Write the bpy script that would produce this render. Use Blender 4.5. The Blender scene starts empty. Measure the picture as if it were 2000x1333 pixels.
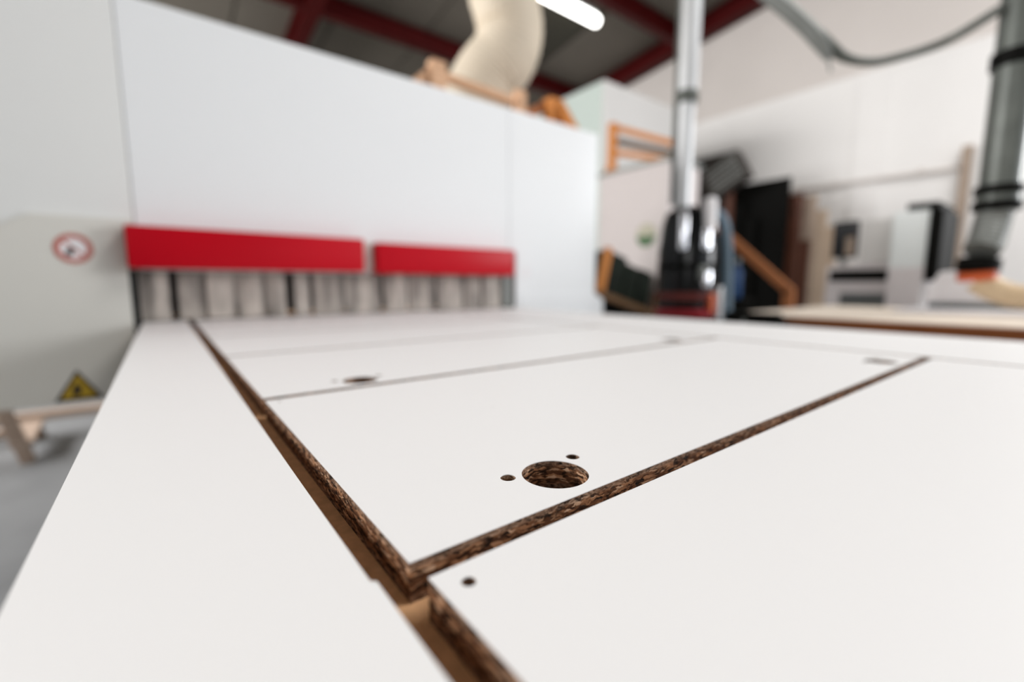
import bpy, bmesh, math, random
from mathutils import Vector, Matrix
random.seed(7)
SC = bpy.context.scene
COL = SC.collection
B = 0.90            # height of the laminated sheet's top face above the floor
H = 0.098           # camera height above the sheet
F = 882.0           # focal length in pixels of the 2000 px wide frame
TH = math.atan(110 / 882); PS = math.radians(37.6)

# ------------------------------------------------------------------ camera
cam = bpy.data.cameras.new('camera')
cam.sensor_width = 36.0; cam.lens = F / 2000 * 36.0
cam.clip_start = 0.01; cam.clip_end = 60
cam.dof.use_dof = True; cam.dof.focus_distance = 0.228; cam.dof.aperture_fstop = 2.5
co = bpy.data.objects.new('camera', cam); COL.objects.link(co)
co.location = (0, 0, B + H); co.rotation_euler = (math.pi / 2 - TH, 0, -PS)
SC.camera = co

# ------------------------------------------------------------------ world, daylight, exposure
SC.view_settings.view_transform = 'Standard'; SC.view_settings.look = 'None'
SC.view_settings.gamma = 1.0; SC.view_settings.use_curve_mapping = False
SC.view_settings.exposure = 0.20
w = bpy.data.worlds.new('overcast_sky'); SC.world = w; w.use_nodes = True
w.node_tree.nodes['Background'].inputs[0].default_value = (0.80, 0.88, 1.0, 1)
w.node_tree.nodes['Background'].inputs[1].default_value = 1.0

def area(name, loc, rot, sx, sy, power, col):
    l = bpy.data.lights.new(name, 'AREA'); l.shape = 'RECTANGLE'; l.size = sx; l.size_y = sy
    l.energy = power; l.color = col
    o = bpy.data.objects.new(name, l); COL.objects.link(o); o.location = loc; o.rotation_euler = rot
    return o
R = math.radians
# daylight: tall window in the right wall behind the camera, open roller door in the front wall, plus an added overhead lamp and two added windows in the left wall
area('side_window_daylight', (5.95, -2.3, B + 1.35), (0, R(90), 0), 1.7, 2.8, 205, (0.98, 0.99, 1.0))
area('door_daylight', (3.6, -5.45, 1.75), (R(90), 0, 0), 4.2, 3.2, 12, (0.98, 0.99, 1.0))
area('added_overhead_light', (3.2, -1.3, B + 3.90), (R(0), 0, 0), 2.0, 2.4, 158, (1.0, 0.985, 0.97))  # added lamp below the closed roof, brightens the boards from above
area('added_rear_window_light', (-4.42, 4.9, 2.9), (0, R(-90), 0), 1.8, 4.6, 520, (1.0, 0.985, 0.965))  # unseen window light, added to brighten the right wall and cabinets
area('added_front_window_light', (-4.42, -3.4, 3.2), (0, R(-90), 0), 1.2, 2.4, 62, (1.0, 0.985, 0.965))  # unseen window light, added to brighten the machine behind the bench

# ------------------------------------------------------------------ pixel -> place
def ray(px, py):
    x = px - 1000; y = 666.5 - py
    fw = F * math.cos(TH) + y * math.sin(TH); up = y * math.cos(TH) - F * math.sin(TH)
    return Vector((x * math.cos(PS) + fw * math.sin(PS), -x * math.sin(PS) + fw * math.cos(PS), up))
def onY(px, py, y):
    r = ray(px, py); r = r * (y / r.y); return Vector((r.x, y, r.z + H))
def onX(px, py, x):
    r = ray(px, py); r = r * (x / r.x); return Vector((x, r.y, r.z + H))
def onZ(px, py, z):
    r = ray(px, py); r = r * ((z - H) / r.z); return Vector((r.x, r.y, z))
def atD(px, py, d):
    r = ray(px, py) * (d / F); return Vector((r.x, r.y, r.z + H))

# ------------------------------------------------------------------ materials
def newmat(name):
    m = bpy.data.materials.new(name); m.use_nodes = True
    nt = m.node_tree; return m, nt, nt.nodes['Principled BSDF']
def N(nt, t, **kw):
    n = nt.nodes.new(t)
    for k, v in kw.items():
        if hasattr(n, k): setattr(n, k, v)
        else: n.inputs[k].default_value = v
    return n
def ramp(nt, stops):
    r = nt.nodes.new('ShaderNodeValToRGB'); e = r.color_ramp.elements
    while len(e) < len(stops): e.new(0.5)
    for i, (p, c) in enumerate(stops): e[i].position = p; e[i].color = (*c, 1)
    return r
MATS = {}
def plain(name, col, rough=0.5, metal=0.0, var=0.06, scale=6.0, bump=0.0, bscale=60.0, coat=0.0, stretch=(1, 1, 1), spec=0.28):
    """painted / plastic / metal surface with slight blotchy variation and fine relief"""
    m, nt, p = newmat(name)
    tc = N(nt, 'ShaderNodeTexCoord'); mp = N(nt, 'ShaderNodeMapping'); mp.inputs['Scale'].default_value = stretch
    nt.links.new(tc.outputs['Object'], mp.inputs[0])
    no = N(nt, 'ShaderNodeTexNoise', Scale=scale, Detail=4.0); nt.links.new(mp.outputs[0], no.inputs['Vector'])
    lo = tuple(c * (1 - var) for c in col); hi = tuple(min(1, c * (1 + var)) for c in col)
    r = ramp(nt, [(0.3, lo), (0.7, hi)]); nt.links.new(no.outputs[0], r.inputs[0])
    nt.links.new(r.outputs[0], p.inputs['Base Color'])
    p.inputs['Roughness'].default_value = rough; p.inputs['Metallic'].default_value = metal
    p.inputs['Coat Weight'].default_value = coat; p.inputs['Specular IOR Level'].default_value = spec
    if bump:
        nb = N(nt, 'ShaderNodeTexNoise', Scale=bscale, Detail=3.0); nt.links.new(mp.outputs[0], nb.inputs['Vector'])
        bp = N(nt, 'ShaderNodeBump', Strength=bump, Distance=0.002); nt.links.new(nb.outputs[0], bp.inputs['Height'])
        nt.links.new(bp.outputs[0], p.inputs['Normal'])
    MATS[name] = m; return m

def wood(name, dark, light, rough=0.55, axis='X', scale=9.0):
    m, nt, p = newmat(name)
    tc = N(nt, 'ShaderNodeTexCoord'); mp = N(nt, 'ShaderNodeMapping')
    s = {'X': (0.6, 9, 9), 'Y': (9, 0.6, 9), 'Z': (9, 9, 0.6)}[axis]; mp.inputs['Scale'].default_value = s
    nt.links.new(tc.outputs['Object'], mp.inputs[0])
    no = N(nt, 'ShaderNodeTexNoise', Scale=scale, Detail=6.0, Roughness=0.65, Distortion=0.6)
    nt.links.new(mp.outputs[0], no.inputs['Vector'])
    r = ramp(nt, [(0.3, dark), (0.7, light)]); nt.links.new(no.outputs[0], r.inputs[0])
    nt.links.new(r.outputs[0], p.inputs['Base Color']); p.inputs['Roughness'].default_value = rough; p.inputs['Specular IOR Level'].default_value = 0.12
    bp = N(nt, 'ShaderNodeBump', Strength=0.3, Distance=0.001); nt.links.new(no.outputs[0], bp.inputs['Height'])
    nt.links.new(bp.outputs[0], p.inputs['Normal'])
    MATS[name] = m; return m

def chipboard():
    """sawn particle board: flat flakes in random browns, dark voids in the core, finer skin layers"""
    m, nt, p = newmat('chipboard'); L = nt.links.new
    tc = N(nt, 'ShaderNodeTexCoord')
    sep = N(nt, 'ShaderNodeSeparateXYZ'); L(tc.outputs['Object'], sep.inputs[0])
    wn = N(nt, 'ShaderNodeTexNoise', Scale=260.0, Detail=3.0); L(tc.outputs['Object'], wn.inputs['Vector'])
    wsub = N(nt, 'ShaderNodeVectorMath', operation='SUBTRACT'); L(wn.outputs['Color'], wsub.inputs[0]); wsub.inputs[1].default_value = (0.5, 0.5, 0.5)
    wsc = N(nt, 'ShaderNodeVectorMath', operation='SCALE'); L(wsub.outputs[0], wsc.inputs[0]); wsc.inputs['Scale'].default_value = 0.0030
    wad = N(nt, 'ShaderNodeVectorMath', operation='ADD'); L(tc.outputs['Object'], wad.inputs[0]); L(wsc.outputs[0], wad.inputs[1])
    def flakes(sc):
        mp = N(nt, 'ShaderNodeMapping'); mp.inputs['Scale'].default_value = sc; L(wad.outputs[0], mp.inputs[0])
        mp.inputs['Rotation'].default_value = (0.12, 0.1, 0.5)
        v = N(nt, 'ShaderNodeTexVoronoi', feature='F1', Scale=1.0); L(mp.outputs[0], v.inputs['Vector'])
        b = N(nt, 'ShaderNodeSeparateColor'); L(v.outputs['Color'], b.inputs[0])
        return v, b
    vc, bc = flakes((190, 190, 950)); vf, bf = flakes((520, 520, 1900))
    cr = ramp(nt, [(0.0, (0.014, 0.006, 0.003)), (0.18, (0.06, 0.024, 0.011)), (0.42, (0.165, 0.070, 0.032)), (0.62, (0.29, 0.135, 0.066)), (0.82, (0.46, 0.235, 0.12)), (1.0, (0.72, 0.48, 0.32))])
    L(bc.outputs[0], cr.inputs[0])
    fr = ramp(nt, [(0.0, (0.05, 0.025, 0.014)), (0.5, (0.24, 0.145, 0.095)), (1.0, (0.48, 0.33, 0.235))])
    L(bf.outputs[1], fr.inputs[0])
    # core factor from depth below the top face (object z: 0 .. -0.016)
    ab = N(nt, 'ShaderNodeMath', operation='ADD'); L(sep.outputs['Z'], ab.inputs[0]); ab.inputs[1].default_value = 0.008
    aa = N(nt, 'ShaderNodeMath', operation='ABSOLUTE'); L(ab.outputs[0], aa.inputs[0])
    mr = N(nt, 'ShaderNodeMapRange'); L(aa.outputs[0], mr.inputs[0])
    mr.inputs['From Min'].default_value = 0.0042; mr.inputs['From Max'].default_value = 0.0064
    mr.inputs['To Min'].default_value = 0.0; mr.inputs['To Max'].default_value = 0.9
    mx = N(nt, 'ShaderNodeMix', data_type='RGBA'); L(mr.outputs[0], mx.inputs['Factor']); L(cr.outputs[0], mx.inputs['A']); L(fr.outputs[0], mx.inputs['B'])
    # voids
    vn = N(nt, 'ShaderNodeMapping'); vn.inputs['Scale'].default_value = (160, 160, 420); L(wad.outputs[0], vn.inputs[0])
    vo = N(nt, 'ShaderNodeTexNoise', Scale=1.0, Detail=4.0, Roughness=0.6); L(vn.outputs[0], vo.inputs['Vector'])
    vr = ramp(nt, [(0.36, (0.05, 0.05, 0.05)), (0.47, (1, 1, 1))]); L(vo.outputs[0], vr.inputs[0])
    mu = N(nt, 'ShaderNodeMix', data_type='RGBA', blend_type='MULTIPLY'); mu.inputs['Factor'].default_value = 0.85
    L(mx.outputs['Result'], mu.inputs['A']); L(vr.outputs[0], mu.inputs['B'])
    L(mu.outputs['Result'], p.inputs['Base Color'])
    p.inputs['Roughness'].default_value = 0.75; p.inputs['Specular IOR Level'].default_value = 0.15
    hm = N(nt, 'ShaderNodeMath', operation='ADD'); L(vr.outputs[0], hm.inputs[0]); L(bc.outputs[2], hm.inputs[1])
    hf = N(nt, 'ShaderNodeMath', operation='MULTIPLY_ADD'); L(bf.outputs[0], hf.inputs[0]); hf.inputs[1].default_value = 0.5; L(hm.outputs[0], hf.inputs[2])
    bp = N(nt, 'ShaderNodeBump', Strength=0.9, Distance=0.0007); L(hf.outputs[0], bp.inputs['Height']); L(bp.outputs[0], p.inputs['Normal'])
    MATS['chipboard'] = m

def laminate():
    m, nt, p = newmat('white_laminate'); L = nt.links.new
    tc = N(nt, 'ShaderNodeTexCoord')
    v = N(nt, 'ShaderNodeTexVoronoi', feature='F1', Scale=26.0); L(tc.outputs['Object'], v.inputs['Vector'])
    sp = ramp(nt, [(0.012, (0.35, 0.30, 0.26)), (0.02, (0.83, 0.825, 0.825))]); L(v.outputs['Distance'], sp.inputs[0])
    L(sp.outputs[0], p.inputs['Base Color'])
    p.inputs['Roughness'].default_value = 0.50; p.inputs['Specular IOR Level'].default_value = 0.28
    nb = N(nt, 'ShaderNodeTexNoise', Scale=900.0, Detail=2.0); L(tc.outputs['Object'], nb.inputs['Vector'])
    bp = N(nt, 'ShaderNodeBump', Strength=0.05, Distance=0.0004); L(nb.outputs[0], bp.inputs['Height']); L(bp.outputs[0], p.inputs['Normal'])
    MATS['white_laminate'] = m

def emission(name, col, s):
    m, nt, p = newmat(name)
    p.inputs['Base Color'].default_value = (*col, 1); p.inputs['Emission Color'].default_value = (*col, 1); p.inputs['Emission Strength'].default_value = s
    MATS[name] = m

chipboard(); laminate()
plain('mdf', (0.82, 0.48, 0.25), 0.8, var=0.12, scale=160, bump=0.15, bscale=500)
plain('concrete', (0.215, 0.22, 0.228), 0.6, var=0.22, scale=2.2, bump=0.2, bscale=40)
plain('wall_white', (0.84, 0.825, 0.81), 0.75, var=0.02, scale=1.5, bump=0.1, bscale=30)
plain('wall_beige', (0.66, 0.615, 0.585), 0.8, var=0.03, scale=1.2)
plain('wall_grey', (0.34, 0.33, 0.31), 0.8, var=0.05)
plain('roof_sheet', (0.15, 0.134, 0.112), 0.65, var=0.05, scale=2)
plain('roof_sheet_dark', (0.05, 0.047, 0.035), 0.65, var=0.05, scale=2)
plain('red_steel', (0.062, 0.004, 0.004), 0.5, var=0.1, spec=0.1)
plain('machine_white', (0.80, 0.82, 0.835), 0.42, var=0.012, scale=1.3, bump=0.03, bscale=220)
plain('machine_white_shaded', (0.765, 0.775, 0.765), 0.42, var=0.012, scale=1.3, bump=0.03, bscale=220)  # hood white, toned down to carry the shade at the left end
plain('machine_cream_shaded', (0.68, 0.67, 0.625), 0.45, var=0.012, scale=1.3, bump=0.03, bscale=220)  # cream grey with the left cover's shade mixed into the colour
plain('machine_inside', (0.10, 0.10, 0.098), 0.7)
plain('bumper_red', (0.47, 0.001, 0.010), 0.36, var=0.05, scale=3, spec=0.14)
plain('curtain_grey', (0.38, 0.345, 0.31), 0.45, var=0.55, scale=6, stretch=(6, 6, 1.2))
plain('rubber_black', (0.008, 0.009, 0.009), 0.55, spec=0.1)
plain('steel_grey', (0.20, 0.21, 0.20), 0.45, metal=0.3)
plain('aluminium', (0.60, 0.615, 0.63), 0.42, metal=0.35, var=0.03)
plain('chrome', (0.85, 0.86, 0.90), 0.13, metal=1.0, var=0.02)
plain('galvanised', (0.11, 0.12, 0.11), 0.38, metal=0.2, var=0.15, scale=12)
plain('black_gloss', (0.003, 0.004, 0.005), 0.2, spec=0.25)
plain('black_matt', (0.004, 0.004, 0.0035), 0.6, spec=0.06)
plain('red_band', (0.13, 0.022, 0.018), 0.45)
plain('blue_hose', (0.12, 0.18, 0.235), 0.4, stretch=(1, 1, 30))
plain('cream_duct', (0.66, 0.575, 0.46), 0.6, var=0.06)
plain('beige_hose', (0.60, 0.46, 0.30), 0.55, var=0.08)
plain('sign_white', (0.85, 0.84, 0.86), 0.4); plain('sign_red', (0.50, 0.17, 0.14), 0.4); plain('sign_black', (0.03, 0.025, 0.025), 0.5)
plain('sign_yellow', (0.55, 0.36, 0.03), 0.4)
plain('box_white', (0.68, 0.67, 0.655), 0.5, var=0.01); plain('box_greenish', (0.50, 0.57, 0.535), 0.5, var=0.02)
plain('cabinet_mauve', (0.55, 0.50, 0.49), 0.5, var=0.015)
plain('leaf_green', (0.035, 0.11, 0.035), 0.5, var=0.4, scale=40); plain('pale_print', (0.40, 0.38, 0.29), 0.5, var=0.2, scale=30)
plain('dark_green', (0.006, 0.010, 0.006), 0.6, spec=0.1, var=0.5, scale=14)
plain('dark_grey_board', (0.036, 0.030, 0.026), 0.6, var=0.3, scale=5)
plain('brown_board', (0.085, 0.028, 0.014), 0.5, var=0.2)
plain('taupe_board', (0.36, 0.28, 0.22), 0.6, var=0.12); plain('beige_board', (0.58, 0.46, 0.35), 0.6, var=0.08)
plain('pale_blue_panel', (0.84, 0.89, 0.89), 0.22, var=0.02); plain('mauve_white', (0.76, 0.72, 0.725), 0.5, var=0.02)
plain('screen_dark', (0.012, 0.012, 0.014), 0.2); plain('recess_grey', (0.13, 0.145, 0.15), 0.5)
plain('bench_top', (0.72, 0.63, 0.53), 0.55, var=0.06, scale=4)
plain('orange_plastic', (0.55, 0.10, 0.03), 0.4); plain('blue_plastic', (0.02, 0.06, 0.16), 0.4)
plain('signal_red', (0.30, 0.012, 0.02), 0.4)
wood('pine', (0.50, 0.28, 0.16), (0.72, 0.47, 0.31)); wood('orange_pine', (0.45, 0.16, 0.035), (0.66, 0.27, 0.08))
wood('bench_edge', (0.15, 0.045, 0.013), (0.28, 0.095, 0.032), axis='Y'); wood('brown_slat', (0.28, 0.10, 0.04), (0.42, 0.17, 0.07), axis='Y')
wood('weathered_pine', (0.36, 0.255, 0.19), (0.60, 0.48, 0.40))
wood('dull_slat', (0.10, 0.055, 0.025), (0.18, 0.10, 0.05))
emission('tube_glow', (1.0, 0.98, 0.94), 7.0)

# ------------------------------------------------------------------ mesh helpers (coordinates: z = 0 is the sheet's top face)
class MB:
    def __init__(s): s.bm = bmesh.new(); s.M = Matrix.Identity(4)
    def _add(s, vs, fs, mi=0):
        bv = [s.bm.verts.new(s.M @ Vector(v)) for v in vs]
        for f in fs:
            try:
                q = s.bm.faces.new([bv[i] for i in f]); q.material_index = mi
            except ValueError: pass
        return bv
    def box(s, x0, x1, y0, y1, z0, z1, bev=0.0, seg=2):
        t = bmesh.new(); bmesh.ops.create_cube(t, size=1.0)
        for v in t.verts:
            v.co = Vector(((x0 + x1) / 2 + v.co.x * (x1 - x0), (y0 + y1) / 2 + v.co.y * (y1 - y0), (z0 + z1) / 2 + v.co.z * (z1 - z0)))
        if bev: bmesh.ops.bevel(t, geom=t.edges[:], offset=bev, segments=seg, affect='EDGES', profile=0.5)
        t.verts.index_update()
        s._add([v.co.copy() for v in t.verts], [[v.index for v in f.verts] for f in t.faces]); t.free(); return s
    def bar(s, a, b, wd, ht, up=(0, 0, 1), bev=0.0):
        """rectangular bar from a to b"""
        a = Vector(a); b = Vector(b); d = (b - a); L = d.length; d.normalize()
        u = Vector(up); side = d.cross(u)
        if side.length < 1e-4: side = d.cross(Vector((1, 0, 0)))
        side.normalize(); u = side.cross(d)
        M0 = s.M.copy()
        s.M = s.M @ Matrix.Translation((a + b) / 2) @ Matrix((d, side, u)).transposed().to_4x4()
        s.box(-L / 2, L / 2, -wd / 2, wd / 2, -ht / 2, ht / 2, bev); s.M = M0; return s
    def tube(s, pts, rad, seg=24, caps=True):
        pts = [Vector(p) for p in pts]; n = len(pts)
        rad = rad if isinstance(rad, (list, tuple)) else [rad] * n
        T = [((pts[min(i + 1, n - 1)] - pts[max(i - 1, 0)]).normalized()) for i in range(n)]
        ref = Vector((0, 0, 1)) if abs(T[0].z) < 0.9 else Vector((1, 0, 0))
        nrm = (ref - T[0] * ref.dot(T[0])).normalized(); vs = []; fs = []
        for i in range(n):
            nrm = (nrm - T[i] * nrm.dot(T[i])).normalized(); bn = T[i].cross(nrm)
            for k in range(seg):
                a = 2 * math.pi * k / seg; vs.append(pts[i] + (nrm * math.cos(a) + bn * math.sin(a)) * rad[i])
        for i in range(n - 1):
            for k in range(seg):
                k2 = (k + 1) % seg; fs.append((i * seg + k, i * seg + k2, (i + 1) * seg + k2, (i + 1) * seg + k))
        if caps: fs.append(tuple(range(seg - 1, -1, -1))); fs.append(tuple((n - 1) * seg + k for k in range(seg)))
        s._add(vs, fs); return s
    def lathe(s, cx, cy, prof, seg=40):
        """prof: list of (radius, z)"""
        vs = []; fs = []; n = len(prof)
        for r, z in prof:
            for k in range(seg):
                a = 2 * math.pi * k / seg; vs.append((cx + r * math.cos(a), cy + r * math.sin(a), z))
        for i in range(n - 1):
            for k in range(seg):
                k2 = (k + 1) % seg; fs.append((i * seg + k, i * seg + k2, (i + 1) * seg + k2, (i + 1) * seg + k))
        fs.append(tuple(range(seg - 1, -1, -1))); fs.append(tuple((n - 1) * seg + k for k in range(seg)))
        s._add(vs, fs); return s
    def prism(s, outline, d0, d1, axis='Y'):
        """outline in the two other axes, extruded along axis"""
        def mk(p, d):
            return {'Y': (p[0], d, p[1]), 'X': (d, p[0], p[1]), 'Z': (p[0], p[1], d)}[axis]
        n = len(outline); vs = [mk(p, d0) for p in outline] + [mk(p, d1) for p in outline]
        fs = [tuple(range(n)), tuple(range(2 * n - 1, n - 1, -1))] + [(i, i + n, (i + 1) % n + n, (i + 1) % n) for i in range(n)]
        s._add(vs, fs); return s
    def ring(s, c, ro, ri, y0, y1, seg=40):
        """flat annulus in the XZ plane (a printed ring on a sign)"""
        vs = []; fs = []
        for r, y in ((ro, y1), (ro, y0), (ri, y0), (ri, y1)):
            for k in range(seg):
                a = 2 * math.pi * k / seg; vs.append((c[0] + r * math.cos(a), y, c[1] + r * math.sin(a)))
        for j in range(4):
            for k in range(seg):
                k2 = (k + 1) % seg; j2 = (j + 1) % 4
                fs.append((j * seg + k, j * seg + k2, j2 * seg + k2, j2 * seg + k))
        s._add(vs, fs); return s
    def build(s, name, mat, parent=None, smooth=False, origin=None):
        bmesh.ops.remove_doubles(s.bm, verts=s.bm.verts[:], dist=1e-6)
        bmesh.ops.recalc_face_normals(s.bm, faces=s.bm.faces[:])
        for v in s.bm.verts: v.co.z += B
        if parent is not None: o0 = parent['_w'] if '_w' in parent else [0, 0, 0]; org = Vector(o0)
        elif origin is not None: org = Vector(origin) + Vector((0, 0, B))
        else:
            xs = [v.co for v in s.bm.verts]; mn = Vector([min(c[i] for c in xs) for i in range(3)]); mx = Vector([max(c[i] for c in xs) for i in range(3)])
            org = Vector(((mn.x + mx.x) / 2, (mn.y + mx.y) / 2, mn.z))
        for v in s.bm.verts: v.co -= org
        me = bpy.data.meshes.new(name); s.bm.to_mesh(me); s.bm.free()
        for mm in (mat if isinstance(mat, (list, tuple)) else [mat]): me.materials.append(MATS[mm])
        if smooth:
            for p in me.polygons: p.use_smooth = True
            me.set_sharp_from_angle(angle=R(35))
        o = bpy.data.objects.new(name, me); COL.objects.link(o)
        if parent is not None: o.parent = parent; o['_w'] = list(org)
        else: o.location = org; o['_w'] = list(org)
        return o
def tag(o, label=None, cat=None, group=None, kind=None):
    if label: o['label'] = label
    if cat: o['category'] = cat
    if group: o['group'] = group
    if kind: o['kind'] = kind
    return o
def thing(name, label, cat, loc, group=None):
    o = bpy.data.objects.new(name, None); COL.objects.link(o)
    o.location = (loc[0], loc[1], loc[2] + B); o['_w'] = list(o.location); o.empty_display_size = 0.05
    return tag(o, label, cat, group)
def curve_pts(ctrl, n=12):
    c = [Vector(p) for p in ctrl]; c = [c[0] * 2 - c[1]] + c + [c[-1] * 2 - c[-2]]; out = []
    for i in range(1, len(c) - 2):
        for k in range(n):
            t = k / n; a, b, d, e = c[i - 1], c[i], c[i + 1], c[i + 2]
            out.append(0.5 * ((2 * b) + (d - a) * t + (2 * a - 5 * b + 4 * d - e) * t * t + (3 * b - a - 3 * d + e) * t ** 3))
    out.append(c[-2]); return out

# ================================================================== THE HALL
FL = -B
XL, XR, YF, YB = -4.5, 6.0, -5.5, 7.6
RB, RS = 3.725, -0.1137                      # underside of the rafters: z = RB + RS * y
def rz(y, d=0.0): return RB + RS * y + d
tag(MB().box(XL - .1, XR + .1, YF - .1, YB + .1, FL - .1, FL).build('floor', 'concrete'), 'grey concrete workshop floor', kind='structure')
def gable(x0, x1, name, mat, zlo=FL):
    return tag(MB().prism([(YF, zlo), (YB, zlo), (YB, rz(YB, .25)), (YF, rz(YF, .25))], x0, x1, 'X').build(name, mat), kind='structure')
wy0, wy1, wz0, wz1 = -3.7, -.9, .5, 2.2
g = MB(); g.box(XR, XR + .15, wy1, YB, FL, 2.28); g.box(XR, XR + .15, YF, wy0, FL, 2.28); g.box(XR, XR + .15, wy0, wy1, FL, wz0); g.box(XR, XR + .15, wy0, wy1, wz1, 2.28)
wn = MB()
for y in (wy0, -2.33, wy1 - .06): wn.box(XR + .06, XR + .10, y, y + .06, wz0, wz1)
for z in (wz0, wz1 - .06): wn.box(XR + .06, XR + .10, wy0, wy1, z, z + .06)
tag(wn.build('window_2', 'machine_white'), 'wide white framed window', kind='structure')
wr = tag(g.build('wall_right', 'wall_white'), 'white painted gable wall behind the leaning sheets', kind='structure')
up = MB().prism([(YF, 2.28), (YB, 2.28), (YB, rz(YB, .25)), (YF, rz(YF, .25))], XR + .03, XR + .15, 'X').build('upper_wall', 'wall_beige', wr)  # upper wall zone, darker beige than the wall below
MB().box(XR - .006, XR + .03, YF, YB, 2.255, 2.30).build('ledge', 'wall_white', wr)
MB().box(XR - .014, XR, 1.50, 1.78, FL, 2.25).build('pilaster', 'wall_white', wr)
wy0, wy1, wz0, wz1 = 2.6, 7.2, 1.1, 2.9          # long high window added in the left wall for its light
g = MB(); zt = rz(YF, .25)
g.box(XL - .15, XL, YF, YB, FL, wz0); g.prism([(YF, wz1), (YB, wz1), (YB, rz(YB, .25)), (YF, zt)], XL - .15, XL, 'X')
g.box(XL - .15, XL, YF, -4.6, wz0, wz1); g.box(XL - .15, XL, -2.2, wy0, wz0, wz1); g.box(XL - .15, XL, -4.6, -2.2, wz0, 1.7); g.box(XL - .15, XL, wy1, YB, wz0, wz1)
tag(g.build('wall_left', 'wall_grey'), 'grey wall with an added long high window', kind='structure')
wn = MB()
for y in (wy0, 3.8, 5.3, wy1 - .06): wn.box(XL - .11, XL - .07, y, y + .06, wz0, wz1)
for z in (wz0, wz1 - .06): wn.box(XL - .11, XL - .07, wy0, wy1, z, z + .06)
tag(wn.build('window_1', 'machine_white'), 'white framed window strip, added for light', kind='structure')
tag(MB().box(XL, XR, YB, YB + .15, FL, rz(YB, .25)).build('wall_back', 'wall_grey'), kind='structure')
# front wall with an open roller door
g = MB(); g.box(XL, 1.4, YF - .15, YF, FL, rz(YF, .25)); g.box(5.8, XR, YF - .15, YF, FL, rz(YF, .25)); g.box(1.4, 5.8, YF - .15, YF, 2.5, rz(YF, .25))
tag(g.build('wall_front', 'wall_grey'), kind='structure')
# roof of long sheets running down the slope
ce = MB().prism([(YF, rz(YF, .27)), (YB, rz(YB, .27)), (YB, rz(YB, .33)), (YF, rz(YF, .33))], XL, XR + .15, 'X').build('ceiling', 'roof_sheet_dark')
tag(ce, 'grey brown sheeted roof with long panels', kind='structure')
edges = [-4.5, -3.4, -2.3, -1.2, -.1, .9, 1.9, 2.95, 3.85, 4.72, 5.9]
for i in range(len(edges) - 1):
    m = 'roof_sheet_dark' if i == 8 else 'roof_sheet'
    MB().prism([(YF + .02, rz(YF, .25)), (YB - .02, rz(YB, .25)), (YB - .02, rz(YB, .27)), (YF + .02, rz(YF, .27))], edges[i] + .012, edges[i + 1] - .012, 'X').build('roof_panel', m, ce)

def ibeam(a, b, wd, dp, name, label, grp):
    """I-section with web, from a to b (points on the bottom flange's underside)"""
    t = thing(name, label, 'beam', ((Vector(a) + Vector(b)) / 2), grp)
    a = Vector(a); b = Vector(b); u = Vector((0, 0, 1))
    MB().bar(a + u * .009, b + u * .009, wd, .018).build('bottom_flange', 'red_steel', t)
    MB().bar(a + u * dp / 2, b + u * dp / 2, .014, dp - .036).build('web', 'red_steel', t)
    MB().bar(a + u * (dp - .009), b + u * (dp - .009), wd, .018).build('top_flange', 'red_steel', t)
    return t
ibeam((1.55, YF + .02, rz(YF)), (1.55, YB - .02, rz(YB)), .17, .246, 'steel_rafter', 'dark red steel rafter crossing the roof above the white machine hood', None)
ibeam((XR - .10, YF + .02, rz(YF)), (XR - .10, YB - .02, rz(YB)), .17, .246, 'steel_rafter', 'dark red steel rafter running along the top of the white gable wall', None)
ibeam((XL + .02, 5.62, rz(5.62)), (1.46, 5.62, rz(5.62)), .11, .22, 'steel_purlin', 'dark red steel purlin on the side of the rafter away from the cream duct', None)
ibeam((1.64, 5.62, rz(5.62)), (5.81, 5.62, rz(5.62)), .11, .22, 'steel_purlin', 'dark red steel purlin passing behind the cream duct', None)
ibeam((1.64, 3.80, rz(3.8)), (5.81, 3.80, rz(3.8)), .11, .22, 'steel_purlin', 'dark red steel purlin beside the glowing tube light', None)
# tube light
p0 = onY(1165, 42, 4.1); zl = p0.z
t = thing('tube_light', 'long glowing fluorescent tube light under the dark roof', 'light', (p0.x - .7, 4.1, zl))
MB().box(p0.x - 1.45, p0.x - .03, 4.06, 4.14, zl + .05, zl + .10, .01).build('housing', 'machine_white', t)
MB().tube(curve_pts([(p0.x - 1.42, 4.1, zl), (p0.x - .7, 4.1, zl), (p0.x, 4.1, zl)], 2), .055, 20).build('diffuser', 'tube_glow', t, True)
for x in (p0.x - 1.3, p0.x - .2):
    MB().bar((x, 4.1, zl + .10), (x, 4.1, rz(4.1, .26)), .012, .012).build('hanger_rod', 'steel_grey', t)

# ================================================================== TABLE AND CUT SHEET
TT = .016
t = thing('machine_table', 'machining table carrying the cut white sheet, with brown fibreboard bed', 'table', (.56, .6, FL))
MB().box(-.040, 1.165, -.9, 3.0, -TT - .022, -TT, .001).build('spoilboard', 'mdf', t)
MB().box(-.02, 1.14, -.88, 2.98, -TT - .12, -TT - .022).build('bed', 'steel_grey', t)
for x in (.05, 1.06):
    for y in (-.7, .9, 2.8): MB().box(x - .05, x + .05, y - .05, y + .05, FL, -TT - .12, .004).build('leg', 'steel_grey', t)
for x in (.05, 1.06): MB().box(x - .03, x + .03, -.65, 2.75, -.62, -.54, .004).build('stretcher', 'steel_grey', t)

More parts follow.
